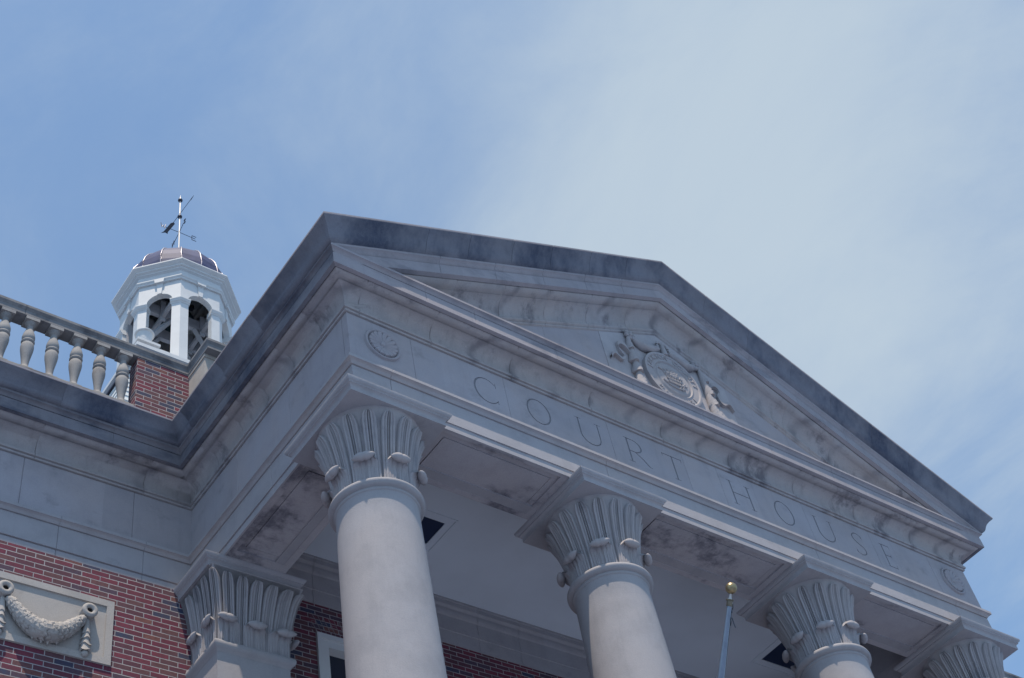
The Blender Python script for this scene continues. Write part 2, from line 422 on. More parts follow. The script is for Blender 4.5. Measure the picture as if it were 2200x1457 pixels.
def letter(ch, x0, x1):
    z0, z1 = 2.093, 2.507; h = z1-z0; wd = x1-x0; T, t = .047, .026
    cuts = []
    def C_(): c = MB(); cuts.append(c); return c
    def line(a, b, w0, w1=None): stroke(C_(), [a, b], [w0, w1 or w0])
    def stem(x, za=z0, zb=z1, w_=T, sb=True, stp=True):
        line((x, za), (x, zb), w_)
        if sb: line((x-.05, za+.007), (x+.05, za+.007), .014)
        if stp: line((x-.05, zb-.007), (x+.05, zb-.007), .014)
    def arc(cx, cz, rx, rz, a0, a1, wf, n=28):
        ps = [(cx+rx*math.cos(rad(a0+(a1-a0)*i/n)), cz+rz*math.sin(rad(a0+(a1-a0)*i/n))) for i in range(n+1)]
        stroke(C_(), ps, [wf(i/n) for i in range(n+1)])
    cx, cz = (x0+x1)/2, (z0+z1)/2
    if ch == 'O':
        arc(cx, cz, wd/2-T/2, h/2-.008, 88.7, 271.1, lambda q: t+(T-t)*math.sin(math.pi*q), 30)
        arc(cx, cz, wd/2-T/2, h/2-.0083, 268.3, 451.9, lambda q: t+(T-t)*math.sin(math.pi*q), 30)
    if ch == 'C':
        arc(cx+.03, cz, wd/2, h/2-.008, 42, 318, lambda q: t*.8+(T-t*.6)*math.sin(math.pi*q)**2, 36)
        xe = cx+.03+wd/2*math.cos(rad(42)); line((xe+.008, z1-.03), (xe+.008, z1-.115), .014); line((xe+.008, z0+.03), (xe+.008, z0+.1), .014)
    if ch == 'U':
        ra = .13; line((x0+.05, z1), (x0+.05, z0+ra+.02), T); line((x1-.05, z1), (x1-.05, z0+ra+.02), t+.004)
        for x in (x0+.05, x1-.05): line((x-.05, z1-.007), (x+.05, z1-.007), .014)
        arc(cx, z0+ra+.025, (x1-x0)/2-.05, ra+.015, 180, 360, lambda q: T+(t-T)*q)
    if ch == 'R':
        stem(x0+.055); line((x0+.055, z1-.011), (x0+.15, z1-.011), t)
        arc(x0+.145, z1-.115, .125, .104, 90, -90, lambda q: t+(T-t)*math.sin(math.pi*q)); line((x0+.06, z1-.219), (x0+.15, z1-.219), t)
        stroke(C_(), [(x0+.15, z1-.22), (x0+.27, z0+.10), (x0+.335, z0+.025), (x1, z0+.008)], [t, T, T*.8, .012])
    if ch == 'T':
        stem(cx, stp=False); line((x0, z1-.012), (x1, z1-.012), t); line((x0+.008, z1-.001), (x0+.008, z1-.06), .015); line((x1-.008, z1-.001), (x1-.008, z1-.06), .015)
    if ch == 'H':
        stem(x0+.055); stem(x1-.055); line((x0+.05, cz+.005), (x1-.05, cz+.005), t)
    if ch == 'S':
        P = [(x1-.01, z1-.075), (x1-.035, z1-.03), (cx, z1-.011), (x0+.04, z1-.05), (x0+.022, z1-.105), (x0+.05, z1-.16), (cx, cz), (x1-.045, z0+.165), (x1-.02, z0+.105), (x1-.045, z0+.045), (cx-.01, z0+.011), (x0+.03, z0+.03), (x0+.008, z0+.08)]
        ps, ws = [], []
        for i in range(len(P)-1):
            p0, p1, p2, p3 = [Vector(P[min(max(j, 0), len(P)-1)]) for j in (i-1, i, i+1, i+2)]
            for k_ in range(4):
                u = k_/4; q = .5*((2*p1)+(p2-p0)*u+(2*p0-5*p1+4*p2-p3)*u*u+(-p0+3*p1-3*p2+p3)*u**3); ps.append(tuple(q))
        ps.append(P[-1]); ws = [t*.8+(T-t*.7)*max(0, math.sin(math.pi*i/(len(ps)-1)))**2 for i in range(len(ps))]
        stroke(C_(), ps, ws); line((x1-.006, z1-.02), (x1-.006, z1-.1), .013); line((x0+.006, z0+.02), (x0+.006, z0+.1), .013)
    if ch == 'E':
        stem(x0+.05); line((x0+.05, z1-.011), (x1, z1-.011), t); line((x0+.05, cz+.005), (x1-.03, cz+.005), t); line((x0+.05, z0+.011), (x1+.005, z0+.011), t)
        line((x1-.004, z1), (x1-.004, z1-.07), .014); line((x1-.034, cz+.04), (x1-.034, cz-.03), .013); line((x1+.002, z0), (x1+.002, z0+.075), .014)
    return cuts


LET = [('C', 1.65, 2.0), ('O', 2.416, 2.794), ('U', 3.183, 3.588), ('R', 3.949, 4.333), ('T', 4.587, 4.919), ('H', 5.708, 6.126), ('O', 6.515, 6.89), ('U', 7.29, 7.69), ('S', 8.045, 8.268), ('E', 8.648, 8.86)]
edges = [0, .84, 2.14, 3.72, 4.965, 5.575, 7.164, 8.495, 9.76, L]; blocks = []
for a, b in zip(edges[:-1], edges[1:]):
    dp = CB if a == 0 or b == L else .06
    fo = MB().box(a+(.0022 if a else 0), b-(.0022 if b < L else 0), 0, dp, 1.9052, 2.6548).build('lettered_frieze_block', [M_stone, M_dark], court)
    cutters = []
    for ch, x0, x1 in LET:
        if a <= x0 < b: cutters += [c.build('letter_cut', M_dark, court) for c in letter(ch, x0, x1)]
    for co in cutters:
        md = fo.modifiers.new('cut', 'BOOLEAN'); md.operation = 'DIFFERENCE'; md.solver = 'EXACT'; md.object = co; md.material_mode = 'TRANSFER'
    if cutters:
        dg = bpy.context.evaluated_depsgraph_get(); dg.update()
        nm = bpy.data.meshes.new_from_object(fo.evaluated_get(dg), depsgraph=dg); fo.modifiers.clear(); fo.data = nm; nm.name = 'lettered_frieze_block'
        for o in cutters: bpy.data.objects.remove(o, do_unlink=True)
        fo['label'] = 'frieze block with the incised letter'+('s ' if sum(a <= q[1] < b for q in LET) > 1 else ' ')+' and '.join(q[0] for q in LET if a <= q[1] < b)
    blocks.append(fo)
MB().box(0.01, L-.01, CB+.001, .45, 1.906, 2.654).build('frieze_backing', M_dark, court)
for a in (.8, L-.8): pass
MB().box(.85, L-.85, .061, CB, 1.906, 2.654).build('frieze_backing', M_dark, court)

# rosettes at both ends of the lettered frieze
for xc_ in (.435, 10.155):
    R0 = .232; r_ = MB(); rows = []; na = 128
    for i in range(27):
        r = R0*i/26; row = []
        for j in range(na):
            th = 2*math.pi*j/na; q = r/R0
            pet = abs(math.sin(th*8)); out = 1-.10*(1-pet)**2
            if q < .13: h = .036-.010*(q/.13)**2
            elif q < .18: h = .012
            elif q < .80*out: u = (q-.18)/.62; h = .014+.024*u*(.35+.65*pet**.5)+.006*(1-min(1, abs(th*8/math.pi % 1-.5)*2)**.3)
            elif q < .83: h = -.004
            elif q < .86: h = .020
            elif q < .985: h = .022+.010*math.sin(math.pi*(q-.86)/.125)
            else: h = 0.0
            row.append((xc_+r*math.cos(th), -h-.001, 2.325+r*math.sin(th)))
        rows.append(row)
    r_.grid(rows, True); r_.build('rosette', M_stone, blocks[0] if xc_ < 5 else blocks[-1], 40)

# cornice: bead, cove, ovolo, corona, fillet
def cove():
    c = [(.026+.139*(1-math.cos(rad(a))), 2.79+.168*math.sin(rad(a))) for a in range(0, 91, 9)]
    o = [(.198+.074*math.sin(rad(a)), 2.968+.040*(1-math.cos(rad(a)))) for a in range(0, 91, 15)]
    return [(-.022, 2.655), (-.022, 2.663), (.022, 2.664), (.028, 2.674), (.026, 2.688), (.012, 2.690), (.012, 2.697), (.044, 2.700), (.050, 2.720), (.044, 2.738), (.014, 2.742), (.014, 2.752), (.026, 2.756)]+c+[(.170, 2.958), (.140, 2.960), (.140, 2.973), (.192, 2.974)]+o[1:-1]+[(.262, 3.030)]


BED = cove()
COR = [(.262, 3.032), (.279, 2.992), (.333, 2.990), (.332, 3.158), (.306, 3.160), (.306, 3.172), (.330, 3.175), (.340, 3.196), (.356, 3.212), (.372, 3.218), (.376, 3.219), (.376, 3.252)]
CYMA = [(.376, 3.252), (.380, 3.2525), (.398, 3.255), (.416, 3.265), (.430, 3.283), (.441, 3.308), (.453, 3.338), (.470, 3.369), (.492, 3.397), (.520, 3.422), (.545, 3.440), (.556, 3.4525)]
LIP = [(.45, 3.4530), (.564, 3.4530), (.566, 3.4745), (.45, 3.50)]
JB = {0: [WX-.65, WX-2.0, WX-3.45, WX-4.8], 1: [.15, .74, 1.34, 1.94, 2.53, 3.13], 2: [.155, 1.115, 2.26, 3.48, 4.66, 5.85, 7.06, 8.28, 9.47, 10.44], 3: [.6, 1.2, 1.9, 2.7], 4: [1, 2.3, 3.6]}
JC = {0: [WX-1.2, WX-2.6, WX-4], 1: [.8, 1.75, 2.7], 2: [.9, 1.59, 2.81, 4.03, 5.25, 6.47, 7.69, 8.9, 10.0], 3: [.9, 1.8, 2.7], 4: [1.2, 2.5, 4]}
MB().sweep(PATH, [(-.25, 2.655)]+BED+[(-.25, 3.030)], None, JB, .008, .014).build('bed_moulding', M_cove, court, 50)
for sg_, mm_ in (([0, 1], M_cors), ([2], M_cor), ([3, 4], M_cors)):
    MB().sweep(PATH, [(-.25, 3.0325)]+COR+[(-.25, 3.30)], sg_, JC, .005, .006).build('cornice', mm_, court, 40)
MB().sweep(PATH, [(-.25, 3.2545), (.374, 3.2545)]+CYMA[2:]+[(-.25, 3.4527)], [0, 1], {0: [WX-1.9, WX-3.3], 1: [.75, 1.65, 2.5]}, .006, .008).build('crown_moulding', M_soot, court, 50)
MB().sweep(PATH, [(-.25, 3.2545), (.374, 3.2545)]+CYMA[2:]+[(-.25, 3.4527)], [3, 4], {3: [.9, 1.8], 4: [2, 3.4]}, .006, .008).build('crown_moulding', M_soot, court, 50)


MB().sweep(PATH, LIP, [0, 1], {0: [WX-1.9, WX-3.3], 1: [.75, 1.65, 2.5]}).build('cornice_lip', M_cor, court)  # paler than the crown: sunlight along the top edge put into the colour
MB().sweep(PATH, LIP, [3, 4], {3: [.9, 1.8], 4: [2, 3.4]}).build('cornice_lip', M_cor, court)

# raking cornice: the same profiles climbing at slope S
def rake(prof, inset, joints, mirror, back):
    mb = MB(); A = L/2
    P = list(prof)+[(-.3, prof[-1][1]+.0), (-.3, prof[0][1])] if back else list(prof)
    def X(x): return L-x if mirror else x
    st = [None]
    for t in joints: st += [(t-.006, 0), (t, .008), (t+.006, 0)]
    rows = []
    for s_ in st+[(A, 0)]:
        if s_ is None: rows.append([(X(-p), -p+inset, z) for p, z in P])
        else: rows.append([(X(s_[0]), -p+inset+s_[1], z+S*(s_[0]+p)) for p, z in P])
    o = len(mb.v); mb.grid(rows, True); k = len(P)
    mb.f += [tuple(o+j for j in range(k))]; mb.mi += [0]
    return mb


jr = [.95, 1.62, 2.35, 3.05, 3.8, 4.55]
for mir in (False, True):
    rake(BED, .003, [.6, 1.5, 2.3, 3.1, 3.9, 4.7], mir, True).build('raking_bed_moulding', M_cove, court, 50)
    rake(COR, .0025, [1.2, 2.1, 2.95, 3.75, 4.5], mir, True).build('raking_cornice', M_cor, court, 40)
    rake([(.374, 3.2515)]+CYMA[2:], 0, jr, mir, True).build('raking_crown_moulding', M_soot, court, 50)
    rake(LIP, 0, jr, mir, False).build('raking_cornice_lip', M_cor, court)  # paler lip here too, its sunlit edge put into the colour

# gable roof and main roof (mostly hidden)
rf = MB()
zt = 3.47
rf.prism([(-.32, zt+S*.23-.04), (5.3, zt+S*5.85-.04), (L+.32, zt+S*.23-.04), (L+.2, zt), (5.3, zt+S*5.6-.06), (-.2, zt)], lambda x, z, d: (x, d, z), -.30, 9.5)
rf.build('portico_roof', M_roof, court)
mr = MB(); mr.add([(-WX, 4.0, 3.7), (L+WX, 4.0, 3.7), (L+WX, 26, 3.7), (-WX, 26, 3.7), (-WX+9, 15, 8.6), (L+WX-9, 15, 8.6)], [(0, 1, 5, 4), (1, 2, 5), (2, 3, 4, 5), (3, 0, 4), (3, 2, 1, 0)])
mr.build('roof', M_roof, court)

# tympanum with block joints
ty = MB()
def tz(x): return 2.60+S*min(x, L-x)
tj = [0.9, 2.0, 3.05, 4.11, 6.45, 7.5, 8.6, 9.7]
for a, b in zip([0.9]+tj[1:-1], tj[1:]):
    if b <= a: continue
    if a < 5.3 < b: poly = [(a+.0015, 3.2), (b-.0015, 3.2), (b-.0015, tz(b)+.1), (5.3, tz(5.3)+.1), (a+.0015, tz(a)+.1)]
    else: poly = [(a+.0015, 3.2), (b-.0015, 3.2), (b-.0015, max(tz(b)+.1, 3.21)), (a+.0015, max(tz(a)+.1, 3.21))]
    ty.prism(poly, lambda x, z, d: (x, d, z), 0, .3)
tymp = ty.build('tympanum', M_stone, court)
MB().prism([(4.114, 3.2), (6.447, 3.2), (6.447, 4.56), (5.3, 4.56+.53), (4.114, 4.56)], lambda x, z, d: (x, d, z), -.005, .0).build('seal_slab', M_slab, tymp)
MB().prism([(.5, 3.1), (10.1, 3.1), (5.3, 5.2)], lambda x, z, d: (x, d, z), .02, .32).build('tympanum_backing', M_dark, court)

# ---- county seal relief
SX, SZ, SR = 5.285, 4.125, .50
sm = MB(); rows = []; na = 96
for i in range(31):
    q = i/30; r = SR*q; row = []
    for j in range(na):
        th = 2*math.pi*j/na
        if q < .60: h = .060+.012*math.sqrt(max(0, 1-(q/.60)**2))
        elif q < .65: h = .050
        elif q < .70: h = .070
        elif q < .73: h = .060
        elif q < .93: h = .058
        elif q < .97: h = .074
        else: h = .070
        row.append((SX+r*math.cos(th), -h, SZ+r*math.sin(th)))
    rows.append(row)
rows.append([(SX+SR*1.0*math.cos(2*math.pi*j/na), .0, SZ+SR*math.sin(2*math.pi*j/na)) for j in range(na)])
sm.grid(rows, True)
# wheat basket, branch and plough in low relief
rnd = random.Random(3)
for i in range(70):
    a = rnd.uniform(.15, 2.6); r = rnd.uniform(.03, .17)
    x, z = SX-.02+1.15*r*math.cos(a), SZ+.02+.85*r*math.sin(a)
    sm.ball((x, -.072, z), .019, 7, 5)
for i in range(9):
    t = i/8; sm.tube([(SX-.14+.26*t, -.076, SZ+.03), (SX-.09+.17*t, -.076, SZ-.11)], .008, 6)
for z_ in (.03, -.04, -.11): sm.tube([(SX-.16+.3*(.03-z_)*.5, -.079, SZ+z_), (SX+.14-.3*(.03-z_)*.5, -.079, SZ+z_)], .009, 6)
sm.tube([(SX-.25, -.074, SZ+.12), (SX-.19, -.074, SZ+.10), (SX-.12, -.074, SZ-.02), (SX-.08, -.074, SZ-.12)], .010, 6)
sm.tube([(SX-.22, -.072, SZ-.10), (SX-.12, -.074, SZ-.17), (SX+.02, -.074, SZ-.19), (SX+.16, -.072, SZ-.15)], .014, 6)
sm.tube([(SX+.02, -.074, SZ-.12), (SX+.22, -.072, SZ-.06)], .010, 6); sm.tube([(SX+.05, -.074, SZ-.17), (SX+.20, -.072, SZ-.01)], .009, 6)
sm.tube([(SX+.10, -.074, SZ-.20), (SX+.17, -.072, SZ-.05)], .008, 6)
seal = sm.build('seal', M_cap, tymp, 35)
seal['label'] = 'round county seal lettered JACKSON COUNTY MISSOURI'


def ring_text(txt, a0, a1, flip, size, name):
    n = len(txt)
    for i, ch in enumerate(txt):
        if ch == ' ': continue
        th = rad(a0+(a1-a0)*i/(n-1)); cu = bpy.data.curves.new('t', 'FONT'); cu.body = ch; cu.size = size; cu.extrude = .006; cu.align_x = 'CENTER'; cu.align_y = 'CENTER'
        to = bpy.data.objects.new('t', cu); COL.objects.link(to); d_ = bpy.context.evaluated_depsgraph_get(); d_.update()
        me = bpy.data.meshes.new_from_object(to.evaluated_get(d_)); bpy.data.objects.remove(to); bpy.data.curves.remove(cu)
        rr = SR*.83; px, pz = SX+rr*math.cos(th), SZ+rr*math.sin(th); rot = th-math.pi/2 if not flip else th+math.pi/2
        c, s = math.cos(rot), math.sin(rot); pl = tymp.location+court.location
        for v in me.vertices:
            x, y, z = v.co; v.co = (px+x*c-y*s-pl.x, -.062-z-pl.y, pz+x*s+y*c-pl.z)
        me.materials.append(M_cap); me.name = name; oo = bpy.data.objects.new(name, me); COL.objects.link(oo); oo.parent = tymp


ring_text('JACKSON COUNTY', 168, 8, False, .115, 'seal_letter')
ring_text('MISSOURI', 222, 318, True, .105, 'seal_letter')

# rosettes, swags, drops and ribbons round the seal
fs = MB()
def blob_tube(mb, pts, r, amp, freq, seg=14, seed=0):
    pts = [Vector(p) for p in pts]; n = len(pts); rows = []
    for i, p in enumerate(pts):
        t = (pts[min(i+1, n-1)]-pts[max(i-1, 0)]).normalized(); a = t.cross(Vector((0, 1, 0))).normalized(); b = t.cross(a); u = i/(n-1); row = []
        for j in range(seg):
            th = 2*math.pi*j/seg; k_ = 1+amp*math.sin(freq*u*math.pi*2+seed)*math.sin(3*th+freq*u*4+seed)+amp*.5*math.sin(freq*1.9*u*6.28+2*th)
            row.append(tuple(p+(a*math.cos(th)+b*math.sin(th))*r(u)*k_))
        rows.append(row)
    o = len(mb.v); mb.grid(rows, True); mb.f += [tuple(o+j for j in range(seg-1, -1, -1)), tuple(o+(n-1)*seg+j for j in range(seg))]; mb.mi += [0, 0]


def bez(P, n=20):
    out = []
    for i in range(len(P)-1):
        p0, p1, p2, p3 = [Vector(P[min(max(j, 0), len(P)-1)]) for j in (i-1, i, i+1, i+2)]
        for k_ in range(n):
            u = k_/n; out.append(.5*((2*p1)+(p2-p0)*u+(2*p0-5*p1+4*p2-p3)*u*u+(-p0+3*p1-3*p2+p3)*u**3))
    out.append(Vector(P[-1])); return out


for sg in (-1, 1):
    def fx(x): return 5.3+sg*x
    cx0, cz0 = fx(.615), 4.735
    fs.ball((cx0, -.06, cz0), .032, 12, 8)
    for i in range(6):
        a = rad(60*i+15); fs.ball((cx0+.062*math.cos(a), -.045, cz0+.062*math.sin(a)), .036, 10, 7)
    blob_tube(fs, bez([(fx(.58), -.04, 4.69), (fx(.44), -.045, 4.61), (fx(.27), -.05, 4.63), (fx(.10), -.05, 4.72)], 10), lambda u: .035+.03*math.sin(math.pi*u), .10, 6, 14, sg)
    for z0_, z1_, ra, rb in ((4.67, 4.40, .03, .062), (4.42, 4.14, .045, .075), (4.16, 3.92, .05, .085), (3.94, 3.62, .06, .095)):
        blob_tube(fs, [(fx(.66+.02*(4.7-z0_)+(z0_-z1_)*.12*q/8), -.035, z0_+(z1_-z0_)*q/8) for q in range(9)], lambda u: ra+(rb-ra)*u, .14, 2, 14, z0_)
    rib = bez([(fx(.70), -.02, 4.30), (fx(.80), -.035, 4.42), (fx(.90), -.03, 4.44), (fx(.93), -.02, 4.33), (fx(.86), -.02, 4.20), (fx(.93), -.025, 4.10), (fx(1.05), -.03, 4.16), (fx(1.12), -.02, 4.06)], 8)
    nr = len(rib); rows = []
    for i, p in enumerate(rib):
        wd_ = .045*(1-.5*i/nr); rows.append([(p.x, p.y-.03, p.z+wd_), (p.x, p.y-.035, p.z-wd_), (p.x, .01, p.z-wd_), (p.x, .01, p.z+wd_)])
    fs.grid(rows, True)
# scroll at the head of the seal
for sg in (-1, 1):
    fs.tube([(5.3+sg*(.05+.05*math.cos(a)), -.05, 4.80+.07*math.sin(a)+.02*a/3) for a in [i*.3 for i in range(-2, 15)]], .022, 8)
fs.tube([(5.3, -.05, 4.62), (5.3, -.055, 4.88)], lambda u: .05-.025*u, 10)
fe = fs.build('festoon', M_cap, tymp, 60); fe['label'] = 'carved festoon of rosettes, swags and ribbons around the seal'

# ---- soffits with sunk panels between the capitals
COLX = [.4386, 3.4966, 7.1034, 10.1614]; CY = .4484; BD = .82
def panel_soffit(mb, x0, x1, y0, y1, px0, px1, py0, py1, z):
    mb.cur = 0
    for a in ((x0, px0, y0, y1), (px1, x1, y0, y1), (px0, px1, y0, py0), (px0, px1, py1, y1)):
        if a[1]-a[0] > .002 and a[3]-a[2] > .002: mb.box(*a, z, z+.25)
    i = .075
    for a in ((px0, px0+i, py0, py1), (px1-i, px1, py0, py1), (px0+i, px1-i, py0, py0+i), (px0+i, px1-i, py1-i, py1)):
        mb.box(*a, z+.028, z+.25)
    j = i+.012
    for a in ((px0+i, px0+j, py0+i, py1-i), (px1-j, px1-i, py0+i, py1-i), (px0+j, px1-j, py0+i, py0+j), (px0+j, px1-j, py1-j, py1-i)):
        mb.box(*a, z+.036, z+.25)
    mb.box(px0+j, px1-j, py0+j, py1-j, z+.020, z+.25)
so = MB(); e = .013
ab = .645
xs_ = [(COLX[0]+ab, COLX[1]-ab), (COLX[1]+ab, COLX[2]-ab), (COLX[2]+ab, COLX[3]-ab)]
for a, b in xs_: panel_soffit(so, a-.02, b+.02, e, BD, a+.05, b-.09, .066, .745, 1.3705)
for a, b in ((e, COLX[0]+ab-.02), (COLX[1]-ab+.02, COLX[1]+ab-.02), (COLX[2]-ab+.02, COLX[2]+ab-.02), (COLX[3]-ab+.02, L-e)):
    so.box(a, b, e, BD, 1.371, 1.6)
for X0, X1 in ((e, .80), (L-.80, L-e)):
    panel_soffit(so, X0, X1, BD, 2.95, X0+.09, X1-.09, 1.16, 2.70, 1.3707); so.box(X0, X1, 2.95, W, 1.3712, 1.6)
so.build('soffit', M_sof, court)
bm_ = MB()   # inner faces of the beams
bm_.box(.24, L-.24, BD-.2, BD-.002, 1.375, 2.6); bm_.box(.6, .797, BD, W, 1.375, 2.6); bm_.box(L-.797, L-.6, BD, W, 1.375, 2.6)
bm_.build('inner_beam', M_trim, court)
INB = [(-.1, 1.775), (.012, 1.775), (.012, 1.98), (.024, 1.985), (.024, 2.22), (.04, 2.235), (.05, 2.26), (.055, 2.29), (.055, 2.33), (.07, 2.345), (.09, 2.36), (.09, 2.42), (.10, 2.43), (.10, 2.47), (-.1, 2.47)]
MB().sweep([(.8, W), (L-.8, W)], INB, None, {0: [.85, 2.02, 3.4, 4.1, 5.3, 6.5, 7.6]}, .006, .008).build('porch_architrave', M_trim, court)
# ceiling with two sunk light boxes
CZ = 2.46
c_ = MB(); HB = [(1.93, 2.832, 2.27, 2.705), (8.915, 9.80, 2.275, 2.757)]
y0, y1 = BD-.01, W
xs_ = .79
for a, b, q0, q1 in HB:
    c_.box(xs_, a, y0, y1, CZ, CZ+.12); c_.box(a, b, y0, q0, CZ, CZ+.12); c_.box(a, b, q1, y1, CZ, CZ+.12); xs_ = b
c_.box(xs_, L-.79, y0, y1, CZ, CZ+.12)
ceil = c_.build('ceiling', M_plast, court)
for a, b, q0, q1 in HB:
    f = MB(); d = .10
    for A in ((a-d, b+d, q0-d-.022, q0-d), (a-d, b+d, q1+d, q1+d+.022), (a-d-.022, a-d, q0-d-.022, q1+d+.022), (b+d, b+d+.022, q0-d-.022, q1+d+.022)): f.box(*A, CZ-.010, CZ+.01)
    lf = f.build('light_box_trim', M_plast, ceil)
    hb_ = MB().box(a, b, q0, q1, CZ+.012, CZ+.04); hb_.build('light_box', M_hole, ceil)

# ------------------------------------------------------------------ capitals
def bell(z):      # outward growth of the bell above the neck, z from .30 to 1.215
    t = max(0., min(1., (z-.30)/.915))
    return .006+.028*t+.135*max(0, t-.2)**1.7*1.46+.012*max(0, t-.72)/.28*max(0, t-.72)/.28


def capital(mb, pt, upper, lower, per):
    # pt(s, off, z) -> point; s runs round the neck; upper/lower: (centre, half width) of the leaves
    nb = 96; rows = []
    for i in range(25):
        z = .28+.935*i/24; rows.append([pt(per*j/nb, bell(z), z) for j in range(nb)])
    rows.append([pt(per*j/nb, bell(1.215)+.008, 1.222) for j in range(nb)]); rows.append([pt(per*j/nb, bell(1.215)-.05, 1.225) for j in range(nb)])
    mb.grid(rows, True)
    for s0, hw in upper:
        nu, nv = 27, 28; rows = []
        for i in range(nv):
            v = i/(nv-1); z = .285+.885*v
            wv = 1.0 if v < .84 else math.sqrt(max(0., 1-((v-.84)/.16)**2)); wv *= 1-.16*v
            row = []
            for j in range(nu):
                u = -1+2*j/(nu-1); a = abs(u)
                h = .044*(1-a**10)*(1-.25*(1-v))
                h -= .030*math.exp(-((a-.14)/.065)**2)+.016*math.exp(-((a-.50)/.075)**2)
                h += .008*math.exp(-((a-.80)/.10)**2)
                if j in (0, nu-1) or i == nv-1: h = -.004
                row.append(pt(s0+u*hw*wv, bell(z)+h+.020*max(0, v-.8)/.2*max(0, v-.8)/.2, z))
            rows.append(row)
        mb.grid(rows)
    path = [(.004, .285), (.008, .36), (.010, .43), (.014, .50), (.030, .56), (.058, .606), (.092, .626)]
    wds = [1, 1, 1, .99, .97, .93, .86]
    for s0, hw in lower:
        nu = 25; n = len(path); top, bot = [], []
        for i, (o_, z) in enumerate(path):
            wd = hw*wds[i]
            a0 = path[max(i-1, 0)]; a1 = path[min(i+1, n-1)]; tx, tz = a1[0]-a0[0], a1[1]-a0[1]; l = math.hypot(tx, tz); nx, nz = tz/l, -tx/l
            r1, r2_ = [], []; f = min(1, max(0, (i-3)/3))
            for j in range(nu):
                u = -1+2*j/(nu-1); a = abs(u)
                th = (.022-.012*math.exp(-(u/.09)**2)-.010*math.exp(-((a-.42)/.07)**2)-.006*math.exp(-((a-.68)/.07)**2)+.004*math.exp(-((a-.9)/.08)**2))*(1-a**10*.8)
                droop = -.060*a**2.6*f
                base_o = bell(max(.3, min(z, .7)))
                oo = base_o+o_*(1-.55*a**2.2*f)
                r1.append(pt(s0+u*wd, oo+nx*th, z+nz*th+droop)); r2_.append(pt(s0+u*wd, oo-nx*.012, z-nz*.012+droop))
            top.append(r1); bot.append(r2_)
        mb.grid([a+b[::-1] for a, b in zip(top, bot)], True)
        o = len(mb.v); k = 2*nu; mb.f.append(tuple(o-k+q for q in range(k))); mb.mi.append(0)
        # the rolled tip, two lobes either side of a groove
        rows = []; nl = 17; ns = 16; bo = bell(.57)
        for i in range(nl):
            u = -1+2*i/(nl-1); R = max(1e-2, (1-abs(u)**2))**.7*(1-.16*math.exp(-(u/.10)**2))
            rows.append([pt(s0+u*hw*.74, bo+.112+.050*R*math.cos(2*math.pi*k_/ns)+.012*u*u, .572+.050*R*math.sin(2*math.pi*k_/ns)+.014*u*u*u) for k_ in range(ns)])
        mb.grid(rows, True)


ABA = [(.0, 1.218), (-.056, 1.218), (-.058, 1.268), (-.052, 1.288), (-.036, 1.300), (-.028, 1.303), (-.028, 1.318), (-.022, 1.322), (-.006, 1.332), (.0, 1.348), (.002, 1.369)]


def abacus(mb, cx, cy, h, x0=None, y1=None):
    pr = [(p, z) for p, z in ABA[1:]]
    prof = [(-.35, 1.218)]+pr+[(-.35, 1.369)]
    mb.sweep([(cx-h, cy+h), (cx-h, cy-h), (cx+h, cy-h), (cx+h, cy+h)], prof, closed=True)
    mb.box(cx-h+.3, cx+h-.3, cy-h+.3, cy+h-.3, 1.2185, 1.3685)


R0c = .372
def column(cx, cy):
    sh = MB(); zb = GZ+1.25
    pr = [(.56, zb), (.56, zb+.02)]+[(.51+.05*math.sin(rad(a)), zb+.10-.08*math.cos(rad(a))) for a in range(10, 175, 15)]+[(.515, zb+.20), (.515, zb+.24)]
    H0, H1 = zb+.25, .16
    for i in range(33):
        t = i/32; pr.append((.507-.088*(t**1.7), H0+(H1-H0)*t))
    pr += [(.422, .172), (.434, .182), (.438, .197), (.435, .210)]
    pr += [(.434+.054*math.sin(rad(a)), .260-.048*math.cos(rad(a))) for a in range(12, 170, 12)]+[(.42, .310), (.25, .312)]
    sh.lathe(pr, (cx, cy), 96); return sh


def ring_pt(cx, cy):
    def pt(s, off, z):
        a = s/R0c; r = R0c+off; return (cx+r*math.cos(a), cy+r*math.sin(a), z)
    return pt


proto = None
for i, cx in enumerate(COLX):
    if proto is None:
        o = column(cx, CY).build('column', M_clean, court, 35)
        cp = MB(); per = 2*math.pi*R0c
        capital(cp, ring_pt(cx, CY), [(per*(k+.5)/16, per/16*.49) for k in range(16)], [(per*k/8, per/8*.41) for k in range(8)], per)
        cp.build('capital', M_cap, o, 42)
        ab_ = MB(); abacus(ab_, cx, CY, ab); ab_.build('abacus', M_trim, o, 40)
        pl = MB(); pl.box(cx-.72, cx+.72, CY-.72, CY+.72, GZ+1.0, GZ+1.25); pl.build('plinth', M_trim, o)
        proto = o
    else: copy_part(proto, court, (cx-COLX[0], 0, 0))

# pilasters against the porch wall
PX, PH, PFR = .452, .425, 3.0     # centre, half width of the shaft, front face
def pil_pt(cx):
    hw, dep = PH, W-PFR
    def pt(s, off, z):
        # neck line: left side (wall to corner), front, right side
        if s < dep: x, y, n = cx-hw, W-s, (-1, 0)
        elif s < dep+2*hw: x, y, n = cx-hw+(s-dep), PFR, (0, -1)
        else: x, y, n = cx+hw, PFR+(s-dep-2*hw), (1, 0)
        px_, py_ = x+n[0]*off, y+n[1]*off
        # fan the points out towards the mitre near a corner
        if dep <= s <= dep+2*hw: px_ = cx+(x-cx)*(hw+off)/hw
        else: py_ = W-(W-y)*(dep+off)/dep
        return (px_, min(py_, W-.001), z)
    return pt, 2*dep+2*hw, dep


